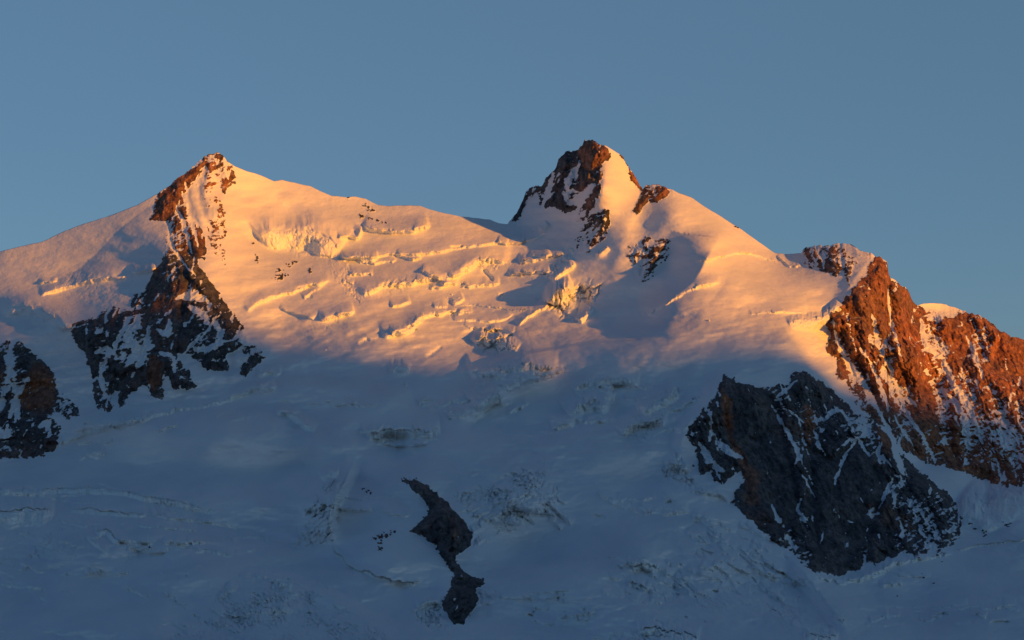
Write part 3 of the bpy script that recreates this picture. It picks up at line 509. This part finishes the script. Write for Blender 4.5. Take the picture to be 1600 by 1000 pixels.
for (x0, y0, rx, ry) in DOTS:
    b = box(x0 - rx - 6, y0 - ry - 6, x0 + rx + 6, y0 + ry + 6)
    if b is None: continue
    q = 1 - np.hypot((PX[b] + .7 * WX[b] - x0) / rx, (PY[b] + .7 * WY[b] - y0) / ry) - .35 + 1.5 * noise(PX[b] / 3.4, PY[b] / 2.6, 161)
    ROCKV[b] = np.maximum(ROCKV[b], np.clip(q, -.6, .8)); D[b] -= 6 * np.clip(q, 0, 1)
# the dark rock blade standing out of the middle of the glacier
b, sd = region(BLADE, 20, .7)
nb = ridged((PX[b] - .2 * PY[b]) / 14, (PY[b] + .5 * PX[b]) / 34, 3, 171)
D[b] -= sstep(-1, 12, sd) * (10 + 8 * nb) + sstep(0, 3, sd) * 6 * fbm(PX[b] / 4, PY[b] / 4, 2, 173)
jagged = 9 * fbm(PX[b] / 6, PY[b] / 4.5, 4, 175, .6) * sstep(4, -8, PX[b] - (640 + .36 * (PY[b] - 740)) - 22)
ROCKV[b] = np.maximum(ROCKV[b], np.where(sd + jagged > 3, -1, np.clip((sd + jagged) * .35, -1, 1))); TONE[b] = np.where(sd > -2, -.5, TONE[b])
b2, sd2 = region([(690,770),(712,800),(722,835),(715,858),(705,840),(700,805)], 4, 1); TONE[b2] = np.where(sd2 > 0, .1, TONE[b2])
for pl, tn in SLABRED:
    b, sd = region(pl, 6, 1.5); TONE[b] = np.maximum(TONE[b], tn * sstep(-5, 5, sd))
# rock stands a little out of the snow that drapes it
D -= 5 * sstep(-.05, .25, ROCKV)
P = world(PX, PY, D)

# ------------------------------------------------------------------ far side of the crest, so the range has thickness
NB = 14
back = []
for k in range(1, NB + 1):
    q = P[0].copy(); s = 18 * k ** 1.9
    q[:, 1] += s; q[:, 2] -= s * .62 + 10 * noise(px1 / 40, z1 + k * .7, 181)
    back.append(q)
P = np.concatenate((np.array(back[::-1]), P), 0)
def padtop(A, v): return np.concatenate((np.full((NB, NX), v, A.dtype), A), 0)
ROCKV = padtop(ROCKV, -1.0); ICE = padtop(ICE, 0.0); TONE = padtop(TONE, 0.0); DIRT = padtop(DIRT, 0.0); OWN = padtop(OWN, 0)
for k in range(NB): ROCKV[k] = np.where(jag > .3, .5, -1)
PXa = np.concatenate((np.repeat(px1[None], NB, 0), PX), 0); PYa = np.concatenate((np.repeat(sk[None] - 1, NB, 0), PY), 0)
NRT = NR + NB
# the lower rim runs down into the valley
ext = []
for k in range(1, 9):
    q = P[-1].copy(); q[:, 1] -= 180 * k; q[:, 2] -= 75 * k ** 1.15; ext.append(q)
P = np.concatenate((P, np.array(ext)), 0)
def padbot(A): return np.concatenate((A, np.repeat(A[-1:], 8, 0)), 0)
ROCKV = padbot(ROCKV); ICE = padbot(ICE); TONE = padbot(TONE); DIRT = padbot(DIRT); OWN = padbot(OWN); PXa = padbot(PXa); PYa = padbot(PYa); NRT += 8

# ------------------------------------------------------------------ materials
def nd(nt, t, **k):
    n = nt.nodes.new(t)
    for a_, b_ in k.items(): setattr(n, a_, b_)
    return n
def ramp(nt, fac, stops):
    r = nd(nt, 'ShaderNodeValToRGB'); e = r.color_ramp.elements
    while len(e) < len(stops): e.new(.5)
    for q, (p_, c_) in zip(e, stops): q.position = p_; q.color = (*c_, 1)
    nt.links.new(fac, r.inputs[0]); return r.outputs[0]
def mixc(nt, f, a_, b_, mode='MIX'):
    m = nd(nt, 'ShaderNodeMix', data_type='RGBA', blend_type=mode)
    for s_, v_ in ((0, f), (6, a_), (7, b_)):
        if hasattr(v_, 'links') or isinstance(v_, bpy.types.NodeSocket): nt.links.new(v_, m.inputs[s_])
        else: m.inputs[s_].default_value = v_ if s_ == 0 else (*v_, 1)
    return m.outputs[2]
def math_(nt, op, a_, b_=0.0, cl=False):
    m = nd(nt, 'ShaderNodeMath', operation=op); m.use_clamp = cl
    for s_, v_ in ((0, a_), (1, b_)):
        if isinstance(v_, bpy.types.NodeSocket): nt.links.new(v_, m.inputs[s_])
        else: m.inputs[s_].default_value = v_
    return m.outputs[0]
def tex(nt, scale, detail=4, rough=.55, stretch=None):
    tc = nd(nt, 'ShaderNodeTexCoord').outputs['Object']
    if stretch:
        mp = nd(nt, 'ShaderNodeMapping'); mp.inputs['Scale'].default_value = stretch; nt.links.new(tc, mp.inputs[0]); tc = mp.outputs[0]
    n = nd(nt, 'ShaderNodeTexNoise'); n.inputs['Scale'].default_value = scale; n.inputs['Detail'].default_value = detail; n.inputs['Roughness'].default_value = rough
    nt.links.new(tc, n.inputs[0]); return n.outputs[0]
def attr(nt, name): return nd(nt, 'ShaderNodeAttribute', attribute_name=name).outputs['Fac']
def mountain_material(name):
    m = bpy.data.materials.new(name); m.use_nodes = True; nt = m.node_tree; bs = nt.nodes['Principled BSDF']; out = nt.nodes['Material Output']
    bs.inputs['Roughness'].default_value = .8; bs.inputs['Specular IOR Level'].default_value = .25
    fine = tex(nt, .055, 5, .7, (1, .35, .8)); mid = tex(nt, .012, 4, .6, (1, .35, 1)); big = tex(nt, .0035, 3, .5); strat = tex(nt, .03, 4, .6, (1, .6, .28))
    # rock
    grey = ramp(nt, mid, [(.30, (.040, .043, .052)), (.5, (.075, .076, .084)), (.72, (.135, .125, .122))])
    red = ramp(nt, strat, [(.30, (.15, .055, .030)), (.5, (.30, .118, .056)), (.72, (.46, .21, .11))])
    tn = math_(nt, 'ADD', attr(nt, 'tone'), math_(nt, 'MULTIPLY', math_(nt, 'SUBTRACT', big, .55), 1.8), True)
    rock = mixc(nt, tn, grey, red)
    rock = mixc(nt, .75, rock, ramp(nt, fine, [(.38, (.28, .28, .28)), (.62, (1.6, 1.6, 1.6))]), 'MULTIPLY')
    # snow and ice
    snow = ramp(nt, tex(nt, .004, 4, .5, (1, .35, 2)), [(.3, (.68, .73, .79)), (.55, (.77, .81, .85)), (.75, (.84, .86, .88))])
    ice = ramp(nt, tex(nt, .06, 4, .6, (1, .4, .5)), [(.3, (.76, .88, .90)), (.5, (.88, .94, .94)), (.8, (.94, .95, .93))])
    sn = mixc(nt, math_(nt, 'MULTIPLY', attr(nt, 'ice'), .85), snow, ice)
    sn = mixc(nt, math_(nt, 'MULTIPLY', attr(nt, 'dirt'), .10), sn, (.32, .38, .44))
    f = math_(nt, 'ADD', attr(nt, 'rockv'), math_(nt, 'MULTIPLY', math_(nt, 'SUBTRACT', tex(nt, .10, 4, .7, (1, .3, 1)), .5), 1.1))
    f = math_(nt, 'MULTIPLY', math_(nt, 'ADD', f, .03), 14, True)
    nt.links.new(mixc(nt, f, sn, rock), bs.inputs['Base Color'])
    nt.links.new(math_(nt, 'SUBTRACT', .85, math_(nt, 'MULTIPLY', attr(nt, 'ice'), .3)), bs.inputs['Roughness'])
    bp = nd(nt, 'ShaderNodeBump'); bp.inputs['Distance'].default_value = 1
    vor = nd(nt, 'ShaderNodeTexVoronoi'); vor.feature = 'DISTANCE_TO_EDGE'; vor.inputs['Scale'].default_value = .055; vor.inputs['Detail'].default_value = 0
    vm = nd(nt, 'ShaderNodeMapping'); vm.inputs['Scale'].default_value = (1.2, .4, .6); nt.links.new(nd(nt, 'ShaderNodeTexCoord').outputs['Object'], vm.inputs[0]); nt.links.new(vm.outputs[0], vor.inputs['Vector'])
    crack = math_(nt, 'MULTIPLY', math_(nt, 'MINIMUM', vor.outputs['Distance'], .18), math_(nt, 'MULTIPLY', attr(nt, 'ice'), 13.0))
    hgt = math_(nt, 'ADD', math_(nt, 'MULTIPLY', math_(nt, 'MULTIPLY', fine, f), 9.0), math_(nt, 'MULTIPLY', tex(nt, .03, 6, .62, (1, 1.0, 1.4)), 4.6))
    hgt = math_(nt, 'ADD', hgt, crack)
    nt.links.new(hgt, bp.inputs['Height']); bp.inputs['Strength'].default_value = .8
    nt.links.new(bp.outputs[0], bs.inputs['Normal'])
    return m
MAT = mountain_material('snow_ice_and_rock')

# ------------------------------------------------------------------ split the surface into its named pieces
own = np.zeros((NRT - 1, NX - 1), np.int16)
qx = .25 * (PXa[:-1, :-1] + PXa[1:, :-1] + PXa[:-1, 1:] + PXa[1:, 1:]); qy = .25 * (PYa[:-1, :-1] + PYa[1:, :-1] + PYa[:-1, 1:] + PYa[1:, 1:])
rn = OWN[:-1, :-1]
SNOWZ = [('glacier', None, 'shaded lower glacier with long crevasses and broken ice'),
 ('snow_basin', [(400,200),(860,200),(900,380),(860,540),(720,590),(560,600),(430,560),(330,440),(340,300)], 'sunlit snow basin below the long ridge between the two summits'),
 ('summit_snow', [(780,150),(1230,150),(1228,500),(1010,520),(860,545),(850,440),(870,370),(790,352)], 'smooth snow flanks and sharp snow ridge below the highest summit'),
 ('snow_plateau', [(1130,396),(1180,380),(1262,380),(1345,372),(1372,402),(1330,460),(1300,490),(1225,505),(1100,512),(1010,500),(1110,430)], 'sunlit tilted snow plateau left of the red crag'),
 ('snow_dome', [(-3000,200),(240,200),(262,345),(258,400),(215,480),(110,500),(0,480),(-3000,560)], 'broad pinkish snow dome left of the pointed peak'),
 ('snow_face', [(240,200),(400,200),(430,330),(400,400),(450,560),(410,560),(330,440),(262,345)], 'bright orange snow face of the pointed left peak')]
for k, (nm, pl, lb) in enumerate(SNOWZ):
    if pl is not None: own[poly_sd(pl, qx, qy) > 0] = k
ICEZ = [('ice_cliff', [(1222,500),(1262,494),(1300,485),(1322,462),(1320,478),(1298,502),(1290,545),(1312,588),(1300,600),(1262,575),(1240,545)], 'tall golden hanging ice cliff between the snow plateau and the red crag', 'ice cliff'),
 ('ice_cliff', [(400,372),(420,358),(490,358),(535,384),(552,430),(530,445),(505,420),(470,405),(430,402)], 'broken bright yellow ice wall below the left peak\'s sunlit shoulder', 'ice cliff'),
 ('ice_tower', [(728,548),(748,518),(768,506),(795,516),(818,545),(800,556),(760,552)], 'pyramid shaped sunlit ice towers at the shadow edge in the middle of the basin', 'ice tower'),
 ('ice_tower', [(852,478),(862,456),(880,443),(902,438),(930,436),(947,445),(932,470),(905,500),(886,507),(866,492)], 'jagged golden ice towers beside the long blue shadow under the highest summit', 'ice tower'),
 ('ice_cliff', [(-40,792),(0,797),(45,793),(92,792),(88,815),(60,836),(30,822),(-40,812)], 'greenish vertical ice wall at the left edge of the shaded glacier', 'ice cliff'),
 ('ice_cliff', [(1502,764),(1545,784),(1600,765),(1680,758),(1680,805),(1600,812),(1545,818),(1515,805)], 'smooth grey green ice wall right of the dark lower cliff', 'ice cliff'),
 ('ice_cliff', [(882,648),(905,630),(930,627),(958,632),(950,650),(905,655)], 'pale green ice face in the shaded terraces below the sunlit basin', 'ice cliff'),
 ('ice_cliff', [(566,690),(588,672),(620,667),(690,667),(690,684),(640,692),(600,700)], 'cracked pale ice lip crossing the shaded glacier left of centre', 'ice cliff'),
 ('ice_fin', [(553,708),(562,750),(548,790),(530,845),(505,860),(455,860),(480,800),(510,745)], 'pointed fin of ice and shattered towers left of the dark rock blade', 'ice fin')]
NS = len(SNOWZ)
for k, z in enumerate(ICEZ): own[poly_sd(z[1], qx, qy) > 0] = NS + k
NI = NS + len(ICEZ)
own = np.where(rn > 0, NI + rn - 1, own)
ROCKLAB = {
 'left_peak': ('rock_rib', 'red brown rock rib running down from the pointed left summit', 'rock rib'),
 'left_wall': ('rock_wall', 'dark snow-patched triangular wall below the left summit\'s rib', 'rock wall'),
 'far_left': ('rock_buttress', 'dark rounded rock buttress at the left edge above the glacier', 'rock buttress'),
 'summit': ('rock_summit', 'jagged dark rocks capping the highest snowy summit', 'rocky summit'),
 'lower_summit': ('rock_rib', 'thin scattered rocks on the snow directly beneath the highest summit', 'rock rib'),
 'saddle': ('rocky_outcrop', 'small rocky outcrop on the ridge just right of the highest summit', 'rock outcrop'),
 'rib': ('rock_patch', 'speckled rock patch on the shaded snow flank left of the sharp snow ridge', 'rock patch'),
 'crag_top': ('rock_crest', 'snowy broken rocks on the rounded crest left of the red crag', 'rock crest'),
 'crag': ('rock_crag', 'tall red crag glowing orange with snow gullies, its foot in shadow', 'rock crag'),
 'right_ridge': ('rock_ridge', 'orange rock ridge receding at the right edge with snow patches', 'rock ridge'),
 'lower_right': ('rock_cliff', 'huge dark cliff in shadow at lower right above the smooth snow basin', 'rock cliff'),
 'blade': ('rock_outcrop', 'narrow curved black rock blade alone in the middle of the lower glacier', 'rock outcrop')}
IDX = np.arange(NRT * NX).reshape(NRT, NX)
Pf = P.reshape(-1, 3).astype(np.float32); RV = ROCKV.ravel().astype(np.float32); IC = ICE.ravel().astype(np.float32); TN = TONE.ravel().astype(np.float32); DT = DIRT.ravel().astype(np.float32)
def piece(name, mask, origin_mean=True):
    r, c = np.where(mask)
    if len(r) == 0: return None
    q = np.stack((IDX[r, c], IDX[r + 1, c], IDX[r + 1, c + 1], IDX[r, c + 1]), 1)
    uq, inv = np.unique(q.ravel(), return_inverse=True); co = Pf[uq]
    me = bpy.data.meshes.new(name); n = len(uq); f = len(q)
    me.vertices.add(n); me.vertices.foreach_set('co', co.ravel())
    me.loops.add(4 * f); me.loops.foreach_set('vertex_index', inv.astype(np.int32).ravel())
    me.polygons.add(f); me.polygons.foreach_set('loop_start', np.arange(0, 4 * f, 4, dtype=np.int32)); me.polygons.foreach_set('loop_total', np.full(f, 4, np.int32))
    me.update(calc_edges=True); me.polygons.foreach_set('use_smooth', np.ones(f, bool))
    for an, src in (('rockv', RV), ('ice', IC), ('tone', TN), ('dirt', DT)):
        at = me.attributes.new(an, 'FLOAT', 'POINT'); at.data.foreach_set('value', src[uq])
    me.materials.append(MAT)
    o = bpy.data.objects.new(name, me); COL.objects.link(o); return o
for k, (nm, pl, lb) in enumerate(SNOWZ):
    o = piece(nm, own == k); o['kind'] = 'structure'; o['label'] = lb
for k, (nm, pl, lb, ct) in enumerate(ICEZ):
    o = piece(nm, own == NS + k)
    if o: o['label'] = lb; o['category'] = ct
for k, key in enumerate(ROCKNAMES):
    nm, lb, ct = ROCKLAB[key]; o = piece(nm, own == NI + k)
    if o: o['label'] = lb; o['category'] = ct

# ------------------------------------------------------------------ valley floor and the range behind the viewer that shades the lower slopes
def plain(name, col, scale=.002):
    m = bpy.data.materials.new(name); m.use_nodes = True; nt = m.node_tree; bs = nt.nodes['Principled BSDF']; bs.inputs['Roughness'].default_value = .9
    nt.links.new(ramp(nt, tex(nt, scale, 6, .6), [(.35, tuple(v * .55 for v in col)), (.65, tuple(min(1, v * 1.4) for v in col))]), bs.inputs['Base Color']); return m
def mesh(name, vs_, fs, mat):
    me = bpy.data.meshes.new(name); me.from_pydata([tuple(map(float, v_)) for v_ in vs_], [], fs); me.materials.append(mat); me.update()
    o = bpy.data.objects.new(name, me); COL.objects.link(o); return o
ZG = 1500.0
g = mesh('ground', [(-150000, -150000, ZG), (150000, -150000, ZG), (150000, 150000, ZG), (-150000, 150000, ZG)], [(0, 1, 2, 3)], plain('valley_ground', (.48, .50, .53), .0006)); g['kind'] = 'structure'
EDGE = [(-60,495),(0,492),(70,488),(150,478),(215,462),(262,448),(300,452),(340,468),(380,500),(430,528),(480,546),(540,560),(600,570),(650,572),(700,568),(760,560),(830,556),(940,537),(1000,530),(1080,522),(1150,516),(1205,512),(1235,535),(1262,565),(1285,590),(1325,600),(1380,612),(1430,620),(1480,628),(1540,636),(1600,648),(1680,668)]
e = []
for (x0, y0) in EDGE:
    c = np.argmin(abs(px1 - x0)); r = np.argmin(abs(PY[:, c] - y0)); e.append(P[NB + r, c])
e = np.array(e)
DIST = 12500.0
hz = SUND[:2] / np.linalg.norm(SUND[:2]); lat = np.array((-hz[1], hz[0]))
s = e[:, :2] @ lat; along = e[:, :2] @ hz
RA = 17000.0                      # the caster's crest stands at this coordinate towards the sun
hgt = e[:, 2] + (RA - along) * math.tan(SUN_EL)
o_ = np.argsort(s); s = s[o_]; hgt = hgt[o_]
sq = np.arange(s[0] - 6000, s[-1] + 6001, 60.0); hq = np.interp(sq, s, hgt)
kern = np.exp(-(np.arange(-4, 5) / 2.0) ** 2); kern /= kern.sum(); hq = np.convolve(np.pad(hq, 4, 'edge'), kern, 'valid')
print('CASTER', [(int(a_), int(b_)) for a_, b_ in zip(s, hgt)])
hq = hq + 8 * noise(sq / 300, sq * 0 + .5, 191)
verts = []; faces = []
prof = [(-4200, None), (-2600, .45), (-1300, .72), (-500, .9), (0, 1.0), (500, .88), (1400, .66), (2800, .38), (4500, None)]
for i, (s0, h0) in enumerate(zip(sq, hq)):
    for (off, fr) in prof:
        rough = 0 if off == 0 else 120 * float(noise(np.array([s0 / 900.]), np.array([off / 700.]), 195)[0])
        q = hz * (RA + off) + lat * s0; z = ZG - 20 if fr is None else ZG + (h0 - ZG) * fr + rough
        verts.append((q[0], q[1], z))
n = len(prof)
for i in range(len(sq) - 1):
    for j in range(n - 1): faces.append((i * n + j, i * n + j + 1, (i + 1) * n + j + 1, (i + 1) * n + j))
o = mesh('opposite_ridge', verts, faces, plain('opposite_ridge_snow', (.46, .47, .49), .003)); o['kind'] = 'structure'

# ------------------------------------------------------------------ loose blocks of ice fallen from the walls
def at(x0, y0):
    c = np.argmin(abs(px1 - x0)); r = np.argmin(abs(PY[:, c] - y0)); return P[NB + r, c]
rs = np.random.RandomState(21)
def block(x0, y0, size, label, group):
    bm = bmesh.new(); bmesh.ops.create_icosphere(bm, subdivisions=2, radius=1)
    ax = rs.uniform(.7, 1.3, 3)
    for v_ in bm.verts:
        n_ = float(noise(np.array([v_.co.x * 1.4 + x0]), np.array([v_.co.y * 1.4 + v_.co.z * 2 + y0]), 203)[0])
        v_.co = Vector(v_.co[k_] * ax[k_] for k_ in range(3)) * (1 + .35 * n_); v_.co = Vector(round(q_ * 2.2) / 2.2 * .6 + q_ * .4 for q_ in v_.co)
    me = bpy.data.meshes.new('ice_block'); bm.to_mesh(me); bm.free(); me.materials.append(BLOCKMAT)
    o = bpy.data.objects.new('ice_block', me); COL.objects.link(o); q = at(x0, y0)
    o.location = (q[0], q[1], q[2] + size * .25); o.scale = (size, size, size); o.rotation_euler = (0, 0, rs.uniform(0, 3))
    o['label'] = label; o['category'] = 'ice block'; o['group'] = group
BLOCKMAT = plain('block_ice', (.80, .84, .86), .05)
PLACE = ('leftmost', 'topmost', 'rightmost', 'lowest', 'middle')
for pts, lb, gr in (
    ([(696,644,5),(703,639,6),(711,645,5),(702,651,7),(704,645,6)], 'pale block in the small heap right of the cracked ice lip', 'ice blocks heaped on the shaded glacier'),
    ([(699,465,3),(706,461,4),(717,466,4),(709,471,3),(708,466,3)], 'tiny sunlit ice block scattered in the middle of the golden snow basin', 'ice blocks scattered in the sunlit basin'),
    ([(1108,502,5)], 'single ice block at the shadow edge on the snow plateau', None), ([(633,602,7)], 'lone pale ice block just below the lit snow in the centre', None),
    ([(508,547,4),(514,543,3)], 'small ice block on the dim pink snow left of the centre', 'ice blocks on the dim snow'), ([(529,566,4)], 'lone small ice block at the foot of the sunlit face', None)):
    for (x0, y0, z0) in pts:
        block(x0, y0, z0, lb if len(pts) == 1 else PLACE[pts.index((x0, y0, z0))] + ' ' + lb, gr or lb)
        if not gr: del COL.objects[-1]['group']
